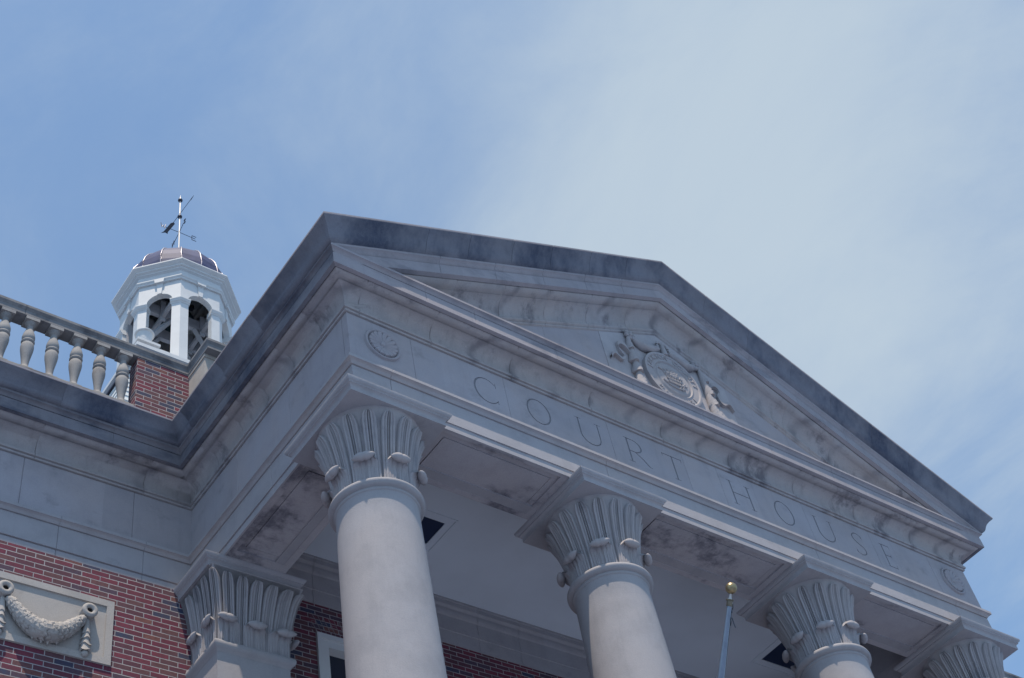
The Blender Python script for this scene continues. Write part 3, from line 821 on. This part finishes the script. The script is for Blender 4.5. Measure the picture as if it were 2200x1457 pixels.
def pilaster(cx):
    dep = W-PFR; zb = GZ+1.0
    s = MB(); s.box(cx-PH-.02, cx+PH+.02, PFR-.02, W+.05, zb, .165)
    s.sweep([(cx-PH, W+.02), (cx-PH, PFR), (cx+PH, PFR), (cx+PH, W+.02)], [(-.1, .165), (.022, .165), (.03, .185), (.045, .20), (.062, .212), (.072, .235), (.074, .262), (.066, .288), (.05, .302), (.02, .312), (-.1, .312)])
    s.box(cx-PH-.12, cx+PH+.12, PFR-.12, W+.05, zb-.001, zb+.35)
    o = s.build('pilaster', M_clean, court, 40)
    pt, per, dp = pil_pt(cx); cp = MB()
    nb = 110
    rows = []
    for i in range(25):
        z = .28+.935*i/24; rows.append([pt(per*j/nb, bell(z)*.86, z) for j in range(nb+1)])
    cp.grid(rows)
    b0 = globals()['bell']
    lw = .080
    ups = [(dp+.145+.140*k, .073) for k in range(5)]+[(dp-.155-.145*k, .073) for k in range(3)]+[(dp+2*PH+.155+.145*k, .073) for k in range(3)]+[(dp, .080), (dp+2*PH, .080)]
    lows = [(dp+.14, .13), (dp+PH, .13), (dp+2*PH-.14, .13), (dp-.14, .12), (dp-.42, .12), (dp+2*PH+.14, .12), (dp+2*PH+.42, .12)]
    capital(cp, lambda s_, off, z: pt(s_, off*.86, z), ups, lows, per*.9999)
    cp.build('capital', M_cap, o, 42)
    a = MB(); prof = [(-.35, 1.218)]+ABA[1:]+[(-.35, 1.369)]
    h = .645
    a.sweep([(cx-h-.02, W+.02), (cx-h-.02, 2.822), (cx+h-.02, 2.822), (cx+h-.02, W+.02)], prof); a.box(cx-.4, cx+.4, 3.1, W, 1.2185, 1.3685)
    a.build('abacus', M_trim, o, 40)
    return o


pilaster(PX); pilaster(L-PX)

# podium under the porch
pd = MB(); pd.box(-.6, L+.6, -.8, W+.3, GZ, GZ+1.0)
for k in range(6): pd.box(-.6+.0, L+.6, -.8-.33*(6-k), -.8-.33*(5-k), GZ, GZ+.16*(k+.0)+.10)
pd.build('podium', M_trim, court)

# carved panel in the brick wing
PXR, PXL, PZ0, PZ1 = -.918, -2.44, .11, .945
YF = W-.026
p = MB(); t = .082
p.box(PXL, PXR, YF, W+.02, PZ1-t, PZ1); p.box(PXL, PXR, YF, W+.02, PZ0, PZ0+t); p.box(PXL, PXL+t, YF, W+.02, PZ0+t, PZ1-t); p.box(PXR-t, PXR, YF, W+.02, PZ0+t, PZ1-t)
p.box(PXL+t, PXR-t, W-.004, W+.03, PZ0+t, PZ1-t)
panel = p.build('carved_panel', M_panel, court); panel['label'] = 'pale limestone panel carved with a hanging garland'
xa, xb, zr = -2.138, -1.216, .695; YB = W-.004
for x in (xa, xb):
    r = MB(); rows = []
    for i in range(25):
        th = 2*math.pi*i/24; rows.append([(x+(.060+.030*math.cos(a))*math.cos(th), YB-.085-.026*math.sin(a), zr+(.060+.030*math.cos(a))*math.sin(th)) for a in [2*math.pi*j/12 for j in range(12)]])
    r.grid(rows, True); r.lathe([(.001, 0)], (0, 0), 3, 0, False) if False else None
    cyl = [[(x+.084*math.cos(2*math.pi*j/24), y, zr+.084*math.sin(2*math.pi*j/24)) for j in range(24)] for y in (YB-.085, YB+.005)]
    r.grid(cyl, True); r.build('ring', M_panel, panel, 50)
gm = MB(); pts = []
for i in range(61):
    u = i/60; x = xa+.05+(xb-xa-.10)*u; z = zr-.09-.335*(1-(2*u-1)**2)*.98
    pts.append((x, YB-.055-.03*math.sin(math.pi*u), z))
P_ = [Vector(q) for q in pts]; rows = []; seg = 30
rg = random.Random(5); ph = [rg.uniform(0, 6.28) for _ in range(12)]
for i, q in enumerate(P_):
    tt = (P_[min(i+1, 60)]-P_[max(i-1, 0)]).normalized(); a = tt.cross(Vector((0, 1, 0))).normalized(); b = tt.cross(a); u = i/60; row = []
    R = .035+.060*math.sin(math.pi*u)**.8
    w_ = abs(u-.5)*2
    for j in range(seg):
        th = 2*math.pi*j/seg
        sc1 = (w_*8) % 1; leaf = .012*(1-sc1)*(.5+.5*abs(math.sin(th*3+int(w_*8)*1.3)))
        k_ = leaf*1.5+.010*math.sin(th*7+ph[i % 12])*math.sin(i*2.1+j*1.7)-.014*max(0, 1-sc1*5)
        bandd = abs(u-.5-.10*math.cos(th)); bandd2 = abs(u-.5+.10*math.cos(th))
        if min(bandd, bandd2) < .035: k_ = .020+.003*math.sin(th*14)
        row.append(tuple(q+(a*math.cos(th)+b*math.sin(th))*(R+k_)))
    rows.append(row)
gm.grid(rows, True)
for u in (.36, .47, .56, .68):
    q = P_[int(u*60)]; gm.tube([q+Vector((0, .01, -.07)), q+Vector((.01, .03, -.135))], lambda t_: .03*(1-t_)+.004, 8)
rl = random.Random(11)
for ring in range(15):
    for half in (-1, 1):
        u = .5+half*(.075+ring*.030)
        if not .01 < u < .99: continue
        q = P_[int(round(u*60))]; i_ = int(round(u*60)); tt = (P_[min(i_+1, 60)]-P_[max(i_-1, 0)]).normalized()*half
        a = tt.cross(Vector((0, 1, 0))).normalized(); b = tt.cross(a); R = .033+.058*math.sin(math.pi*u)**.8
        nl_ = 9
        for k in range(nl_):
            th = 2*math.pi*(k+.5*(ring % 2)+rl.uniform(-.12, .12))/nl_; n_ = a*math.cos(th)+b*math.sin(th); sd_ = tt.cross(n_)
            if (q+n_*R).y > YB+.01: continue
            ln, wd_ = .050+.03*math.sin(math.pi*u)+rl.uniform(-.006, .008), .30*R+.010
            o0 = q+n_*(R+.002); o1 = o0-tt*ln*.55+n_*.016; o2 = o0-tt*ln+n_*(.012+rl.uniform(0, .010))
            gm.add([o0-sd_*wd_*.5, o0+n_*.008, o0+sd_*wd_*.5, o1-sd_*wd_+n_*-.006, o1+n_*.004, o1+sd_*wd_+n_*-.006, o2, o0-n_*.02, o1-n_*.03],
                   [(0, 1, 4, 3), (1, 2, 5, 4), (3, 4, 6), (4, 5, 6), (0, 3, 8, 7), (2, 7, 8, 5), (3, 6, 8), (5, 8, 6), (0, 7, 1), (1, 7, 2)])
gm.build('garland', M_panel, panel, 28)
for x in (xa, xb):
    ts = MB()
    def trow(x_, y_, z_, rx, fl, n=20, ph_=0): return [(x_+rx*math.cos(2*math.pi*j/n)*(1+fl*math.sin(4*2*math.pi*j/n+ph_)), y_+rx*.75*math.sin(2*math.pi*j/n), z_+.012*fl*8*math.sin(3*2*math.pi*j/n+ph_)) for j in range(n)]
    yb = YB-.035; z = zr-.09
    rows = [trow(x, yb, z+.02, .022, 0), trow(x, yb, z, .02, 0), trow(x, yb, z-.012, .027, 0), trow(x, yb, z-.03, .027, 0), trow(x, yb, z-.16, .044, .05), trow(x, yb, z-.19, .050, .16), trow(x, yb, z-.192, .034, 0)]
    ts.grid(rows, True)
    for k in range(3):
        z2 = z-.185-.075*k; r0 = .036+.004*k
        ts.grid([trow(x, yb, z2+.01, r0, .02), trow(x, yb, z2-.045, r0+.010, .08, 20, k), trow(x, yb-.004, z2-.075, r0+.020, .16, 20, k*2.), trow(x, yb, z2-.072, r0-.005, 0)], True)
    o_ = len(ts.v); ts.ball((x, yb, z-.44), .04, 12, 8); ts.build('tassel', M_panel, panel, 45)

# ------------------------------------------------------------------ balustrade over the left wing and over the right wing
BY = 3.51; RZ0, RZ1 = 4.855, 5.02
RAILP = [(-.11, RZ0), (.075, RZ0), (.085, RZ0+.004), (.085, RZ0+.085), (.092, RZ0+.092), (.096, RZ0+.11), (.11, RZ0+.125), (.11, RZ1), (-.11, RZ1)]
BAL = [(.062, 3.95), (.070, 3.965), (.066, 3.985), (.050, 4.0), (.043, 4.02), (.042, 4.05), (.050, 4.13), (.064, 4.22), (.077, 4.30), (.082, 4.36), (.078, 4.405), (.066, 4.43), (.062, 4.437), (.074, 4.441), (.082, 4.452), (.083, 4.464), (.076, 4.477), (.064, 4.482), (.070, 4.49), (.079, 4.52), (.080, 4.55), (.072, 4.595), (.056, 4.65), (.043, 4.70), (.039, 4.735), (.043, 4.748), (.058, 4.757), (.064, 4.767), (.060, 4.777), (.067, 4.786), (.074, 4.797), (.076, 4.81)]


def balustrade(mirror):
    def X(x): return L-x if mirror else x
    lab = 'grey limestone balustrade over the right wing, mostly hidden by the pediment' if mirror else 'weathered grey limestone balustrade with brick pier over the left wing'
    t = thing('balustrade', (X(-3), BY, 3.5), lab, 'balustrade')
    # rail with its returns round the pedestal
    pth = [(-9, BY), (-.09+.0, BY), (-.09, 2.96), (2.2, 2.96)]
    cp = MB()
    pth2 = [(X(a), b) for a, b in pth]
    if mirror: pth2 = pth2[::-1]
    cp.sweep(pth2, RAILP, None, {0: [2.2, 4.4, 6.6]} if not mirror else {}, .005, .006); cp.build('handrail', M_rail, t, 40)
    b = MB()
    b.sweep([(X(-9), BY), (X(-.92), BY)] if not mirror else [(X(-.92), BY), (X(-9), BY)], [(-.13, 3.52), (.13, 3.52), (.13, 3.86), (.12, 3.90), (-.13, 3.90)])
    b.build('base_course', M_rail, t)
    pr = MB()
    def bx(a, b_, *r): pr.box(min(X(a), X(b_)), max(X(a), X(b_)), *r)
    pr.cur = 0; bx(-.885, -.15, 3.437, 3.65, 3.50, RZ0-.002)
    for f in range(len(pr.f)): pass
    pr.mi = [0, 0, 0, 0, 1, 1]
    pr.build('brick_pier', [M_bx, M_by], t)
    pe = MB()
    x0, x1 = sorted((X(-.152), X(1.9)))
    pe.box(x0, x1, 3.0, 3.7, 3.5, RZ0-.003)
    x0, x1 = sorted((X(-.166), X(1.92)))
    pe.box(x0, x1, 2.985, 3.75, 4.80, RZ0-.001)
    for (a, b_) in ((.10, .40), (.55, 1.5)):
        x0, x1 = sorted((X(a), X(b_))); pe.box(x0, x1, 2.994, 3.1, 3.5, 4.70)
    pe.build('pedestal', M_ped, t)
    x0 = -1.045; p0 = None
    for k in range(22):
        x = X(x0-.311*k)
        if p0 is None:
            q = MB(); q.box(x-.080, x+.080, BY-.080, BY+.080, 3.90, 3.955); q.lathe(BAL, (x, BY), 28); q.box(x-.087, x+.087, BY-.087, BY+.087, 4.805, RZ0-.001)
            p0 = q.build('baluster', M_bal, t, 50); px0 = x
        else: copy_part(p0, t, (x-px0, 0, 0))
        if (k % 8) == 5 and k > 5: pass
    return t


balustrade(False); balustrade(True)

# ------------------------------------------------------------------ cupola
UX, UY = 5.188, 15.0
A8 = rad(22.5)
def octo(R): return [(UX+R*math.cos(A8+i*math.pi/4), UY+R*math.sin(A8+i*math.pi/4)) for i in range(8)]
cup = thing('cupola', (UX, UY, 8.6), 'white octagonal open cupola with a dark metal dome behind the balustrade', 'cupola')
def ring8(mb, prof): mb.lathe(prof, (UX, UY), 8, A8, False); return mb
WR = 1.50
Z_SP, Z_TOP, Z_B = 20.10, 20.92, 17.60
con = MB(); ring8(con, [(1.3, 20.90), (1.555, 20.90), (1.565, 20.915), (1.565, 20.955), (1.585, 20.97), (1.60, 21.0), (1.60, 21.03), (1.53, 21.045), (1.53, 21.26), (1.56, 21.28), (1.60, 21.305), (1.60, 21.34), (1.66, 21.37), (1.665, 21.41), (1.69, 21.425), (1.74, 21.46), (1.775, 21.485), (1.775, 21.525), (1.70, 21.545), (1.05, 21.60), (1.0, 21.6)])
con.build('cupola_cornice', M_white, cup)
dm = MB(); DP = [(1.38, 21.55), (1.42, 21.7), (1.435, 21.95), (1.41, 22.2), (1.34, 22.45), (1.22, 22.68), (1.05, 22.9), (.84, 23.08), (.60, 23.22), (.34, 23.32), (.12, 23.38), (.03, 23.42)]
dm.lathe(DP, (UX, UY), 16, A8, False); dome = dm.build('dome', M_bluegrey, cup)
sm_ = MB()
for i in range(16):
    a = A8+i*math.pi/8; sm_.tube([(UX+(r+.005)*math.cos(a), UY+(r+.005)*math.sin(a), z) for r, z in DP], .021, 8)
sm_.build('dome_seam', M_seam, dome, 60)
# arched faces with keystones, posts and caps
ow = .365
for i in range(8):
    mid = A8+(i+.5)*math.pi/4; n = Vector((math.cos(mid), math.sin(mid), 0)); tng = Vector((-math.sin(mid), math.cos(mid), 0)); ap = WR*math.cos(A8); hw = WR*math.sin(A8)
    def fp(u, z, d): q = Vector((UX, UY, 0))+n*(ap-d)+tng*(u*(1 if abs(u) < hw-.001 else (ap-d)/ap)); return (q.x, q.y, z)
    a_ = MB(); arc = [(ow*math.cos(rad(180-180*k/20)), Z_SP+ow*math.sin(rad(180-180*k/20))) for k in range(21)]
    topl = [(-hw+2*hw*k/20, Z_TOP) for k in range(21)]
    rows = []
    for k in range(21): rows.append([fp(*arc[k], 0), fp(*topl[k], 0), fp(*topl[k], .17), fp(*arc[k], .17)])
    a_.grid(rows, True)
    a_.prism([(-hw, Z_SP), (-ow, Z_SP), (-hw, Z_TOP)], lambda u, z, d: fp(u, z, d), 0, .17)
    a_.prism([(ow, Z_SP), (hw, Z_SP), (hw, Z_TOP)], lambda u, z, d: fp(u, z, d), 0, .17)
    face = a_.build('arch_panel', M_white, cup)
    k_ = MB(); k_.prism([(-.055, Z_SP+ow-.01), (.055, Z_SP+ow-.01), (.09, Z_TOP-.05), (-.09, Z_TOP-.05)], lambda u, z, d: fp(u, z, d), -.035, .05)
    k_.prism([(-.12, Z_TOP-.055), (.12, Z_TOP-.055), (.14, Z_TOP+.10), (-.14, Z_TOP+.10)], lambda u, z, d: fp(u, z, d), -.10, .05)
    k_.build('keystone', M_white, face)
vs = octo(WR)
for i in range(8):
    V = Vector(vs[i]); P0 = Vector(vs[i-1]); P1 = Vector(vs[(i+1) % 8]); lw = .235
    d0 = (P0-V).normalized()*lw; d1 = (P1-V).normalized()*lw
    po = MB(); a3 = [tuple(V+d0), tuple(V), tuple(V+d1)]
    po.sweep(a3, [(-.20, Z_B), (0, Z_B), (0, Z_SP-.16), (-.20, Z_SP-.16)])
    po.sweep(a3, [(-.15, Z_B-.14), (.06, Z_B-.14), (.06, Z_B-.01), (.03, Z_B+.02), (.0, Z_B+.05), (-.15, Z_B+.05)])
    post = po.build('post', M_white, cup)
    cpz = Z_SP-.16; pc = MB(); e0 = (P0-V).normalized()*(lw+.03); e1 = (P1-V).normalized()*(lw+.03)
    pc.sweep([tuple(V+e0), tuple(V), tuple(V+e1)], [(-.21, cpz), (.012, cpz), (.018, cpz+.03), (.05, cpz+.055), (.065, cpz+.09), (.085, cpz+.12), (.085, cpz+.155), (.0, cpz+.165), (-.21, cpz+.165)]); pc.build('post_cap', M_white, post)
fl = MB(); ring8(fl, [(.02, 17.20), (1.62, 17.20), (1.62, 17.44), (1.58, 17.455), (.02, 17.46)]); fl.build('floor', M_white, cup)
cl_ = MB(); ring8(cl_, [(1.29, 20.91), (1.27, 21.5), (1.18, 22.2), (.01, 22.3), (.01, 22.34), (1.22, 22.25), (1.31, 21.5), (1.33, 20.91)])
for k in range(-2, 3): cl_.box(UX+k*.42-.045, UX+k*.42+.045, UY-1.2+abs(k)*.12, UY+1.2-abs(k)*.12, 22.04, 22.2)
cl_.build('belfry_lining', M_inner, cup)
tb = MB(); bh = 1.80; tb.box(UX-bh, UX+bh, UY-bh, UY+bh, 15.35, 16.95); tb.box(UX-bh-.16, UX+bh+.16, UY-bh-.16, UY+bh+.16, 16.95, 17.06); tb.box(UX-bh-.06, UX+bh+.06, UY-bh-.06, UY+bh+.06, 17.06, 17.20)
tb.build('upper_base', M_white, cup)
lb = MB(); lh = 2.39
nz = 44
for k in range(nz):   # lapped boards
    z0_, z1_ = 8.6+(15.30-8.6)*k/nz, 8.6+(15.30-8.6)*(k+1)/nz
    rows = [[(UX+a*(lh+o_), UY+b*(lh+o_), z) for a, b in ((-1, -1), (1, -1), (1, 1), (-1, 1))] for o_, z in ((0.0, z0_), (.022, z0_+.002), (.004, z1_))]
    lb.grid(rows, True)
lb.box(UX-lh+.02, UX+lh-.02, UY-lh+.02, UY+lh-.02, 8.6, 15.3)
lb.build('lower_base', M_clap, cup)
MB().box(UX-lh-.06, UX+lh+.06, UY-lh-.06, UY+lh+.06, 15.302, 15.36).build('flashing', M_iron, cup)
fr = MB()   # bell frame: two cross beams with cleats and braces
for y in (-.36, .36):
    fr.box(UX-1.28, UX+1.28, UY+y-.06, UY+y+.06, 20.36, 20.72)
    for x in (-.62, .55): fr.box(UX+x-.07, UX+x+.07, UY+y-.11, UY+y-.06, 20.12, 20.90)
    for x in (-1.2, 1.2): fr.box(UX+x-.09, UX+x+.09, UY+y-.09, UY+y+.09, 17.46, 20.36)
    for sg in (-1, 1): fr.tube([(UX+sg*1.15, UY+y, 19.0), (UX+sg*.35, UY+y, 20.36)], .08, 4)
for x in (-.62, .55): fr.box(UX+x-.05, UX+x+.05, UY-1.2, UY+1.2, 20.24, 20.355)
fr.build('bell_frame', M_inner, cup)
for sx, sy in ((-1, -1), (1, -1), (-1, 1), (1, 1)):
    near = (sx, sy)
    lab = {(-1, -1): 'white urn with flared rim in front of the cupola, above the handrail', (1, -1): 'white urn on the far right corner of the cupola base, hidden by the portico roof', (-1, 1): 'white urn on the rear left corner of the cupola base', (1, 1): 'white urn on the rear right corner of the cupola base'}[near]
    if sy == 1 or sx == 1: continue
    ux, uy = UX+sx*1.63, UY+sy*1.63
    u_ = thing('urn', (ux, uy, 17.20), lab, 'urn')
    MB().box(ux-.30, ux+.30, uy-.30, uy+.30, 17.20, 17.28).build('plinth', M_white, u_)
    MB().lathe([(.15, 17.28), (.16, 17.31), (.10, 17.335), (.09, 17.36), (.13, 17.39), (.155, 17.46), (.175, 17.58), (.198, 17.70), (.205, 17.74), (.238, 17.755), (.245, 17.78), (.235, 17.80), (.16, 17.83), (.08, 17.86), (.03, 17.90), (.05, 17.93), (.045, 17.96), (.005, 17.99)], (ux, uy), 32).build('vase', M_white, u_, 40)

bl = thing('bell', (UX, UY, 20.95), 'dark bronze bell hanging inside the white cupola', 'bell')
BP = [(.47, 20.93), (.455, 20.96), (.39, 21.05), (.34, 21.18), (.31, 21.33), (.285, 21.48), (.24, 21.59), (.16, 21.65), (.06, 21.68), (.02, 21.69)]
MB().lathe(BP+[(.01, 21.66), (.20, 21.56), (.28, 21.25), (.43, 20.94)], (UX, UY), 40, 0, False).build('bell_shell', M_bell, bl, 40)
MB().box(UX-.5, UX+.5, UY-.06, UY+.06, 21.66, 21.80).build('yoke', M_iron, bl)

# ------------------------------------------------------------------ weathervane
wv = thing('weathervane', (UX, UY, 23.4), 'black arrow weathervane with compass letters on top of the dome', 'weathervane')
MB().lathe([(.022, 23.3), (.022, 26.78), (.012, 26.80), (.006, 26.9)], (UX, UY), 12).build('rod', M_steel, wv, 40)
for z in (25.78, 26.63): MB().ball((UX, UY, z), .072, 20, 12).build('ball', M_iron, wv, 60)
ar = MB(); d = Vector((.03, -.84, 0)); dn = d.normalized(); tl = Vector((-.09, .82, 0))
az = 25.86
C0 = Vector((UX, UY, az)); ar.tube([C0+tl*.55, C0+Vector((.02, -.80, 0))], .008, 6)
def vane(mb, poly, base, ax, th=.006):   # flat cut-out standing upright along ax
    sd = Vector((ax.y, -ax.x, 0)).normalized()
    mb.prism(poly, lambda u, z, dd: tuple(base+ax*u+Vector((0, 0, z))+sd*dd), -th, th)
C1 = C0+Vector((.02, -.80, 0)); ax = Vector((.03, -1, 0)).normalized()
vane(ar, [(.14, 0), (-.04, .035), (-.01, 0), (-.04, -.035)], C1-ax*.08, ax, .004)
ta = tl.normalized(); B0 = C0+ta*.32
ar.prism([(0, 0), (.06, .09), (.44, .09), (.52, .14), (.48, .0), (.52, -.14), (.44, -.09), (.06, -.09)], lambda u, z, dd: tuple(B0+ta*u+Vector((z*.8, z*.1, z*.45))+Vector((-.3, 0, .8))*dd), -.004, .004)
ar.build('arrow', M_iron, wv)
cz_ = 25.0; cr_ = MB()
for v_ in (Vector((.40, 0, 0)), Vector((-.44, .02, 0)), Vector((-.05, -.36, 0)), Vector((.04, .42, 0))): cr_.tube([(UX, UY, cz_), Vector((UX, UY, cz_))+v_], .009, 6)
cr_.build('cross_arms', M_iron, wv)
def vlet(strokes, base, ux_):
    l_ = MB()
    for a, b in strokes: l_.tube([base+ux_*a[0]+Vector((0, 0, a[1])), base+ux_*b[0]+Vector((0, 0, b[1]))], .010, 5)
    l_.build('compass_letter', M_iron, wv)
h = .10
LE = [((0, -h), (0, h)), ((0, h), (.14, h)), ((0, 0), (.11, 0)), ((0, -h), (.14, -h))]
vlet(LE, Vector((UX+.41, UY, cz_)), Vector((1, 0, 0)))
vlet([((0, h), (.04, -h)), ((.04, -h), (.08, .03)), ((.08, .03), (.12, -h)), ((.12, -h), (.16, h))], Vector((UX-.60, UY, cz_)), Vector((1, 0, 0)))
vlet([((0, -h), (0, h)), ((0, h), (.12, -h)), ((.12, -h), (.12, h))], Vector((UX+.04, UY+.42, cz_)), Vector((0, 1, 0)))
vlet([((.12, h*.7), (.06, h)), ((.06, h), (0, h*.6)), ((0, h*.6), (.12, -h*.5)), ((.12, -h*.5), (.06, -h)), ((.06, -h), (0, -h*.7))], Vector((UX-.05, UY-.50, cz_)), Vector((0, 1, 0)))

# ------------------------------------------------------------------ flagpole leaning out from the second column
T = Vector((3.678, -1.0, -.691)); B = Vector((3.690, -.5, -1.452)); dv = (B-T).normalized()
FX = T+dv*1.95
fp_ = thing('flagpole', tuple(FX), 'bare silver flagpole with a gilt ball leaning out between two columns', 'flagpole')
def along(mb, prof, seg=24):     # revolve (radius, distance from ball centre) about the pole axis
    a = dv.cross(Vector((1, 0, 0))).normalized(); b = dv.cross(a)
    mb.grid([[tuple(T+dv*q+(a*math.cos(2*math.pi*j/seg)+b*math.sin(2*math.pi*j/seg))*max(r, .0005)) for j in range(seg)] for r, q in prof], True); return mb
along(MB(), [(.0255, .17), (.029, .40), (.042, 1.0), (.048, 1.95), (.0, 1.951)]).build('pole', M_alu, fp_, 40)
along(MB(), [(.060*math.sin(math.pi*i/16), -.060*math.cos(math.pi*i/16)) for i in range(17)]).build('ball', M_gold, fp_, 60)
along(MB(), [(.010, .055), (.011, .075), (.014, .095), (.022, .112), (.026, .118)]).build('stem', M_steel, fp_, 40)
along(MB(), [(.026, .116), (.040, .118), (.040, .128), (.031, .132), (.030, .185), (.026, .19)]).build('truck', M_brass, fp_, 40)
hp = MB(); sd = Vector((.035, -.01, 0))
hp.tube([T+dv*q+sd*(1+.25*math.sin(q*40)) for q in [.16+.02*i for i in range(12)]], .005, 6); hp.tube([T+dv*.30+sd*1.3, T+dv*.30+sd*1.3+Vector((.004, 0, -.12))], .006, 6)
hp.tube([T+dv*(.2+.18*i)+sd*(1.0+.06*i) for i in range(10)], .0025, 5); hp.ball(tuple(T+dv*.24+sd*.9), .014, 10, 6)
hp.build('halyard', M_rope, fp_, 50)

# lightning rod on the raking cornice
lr = MB(); lr.lathe([(.014, 6.0), (.012, 6.16), (.004, 6.30)], (5.06, -.30), 8); q = lr.build('lightning_rod', M_iron)
tag(q, 'short thin lightning rod on the peak of the pediment', 'lightning rod')
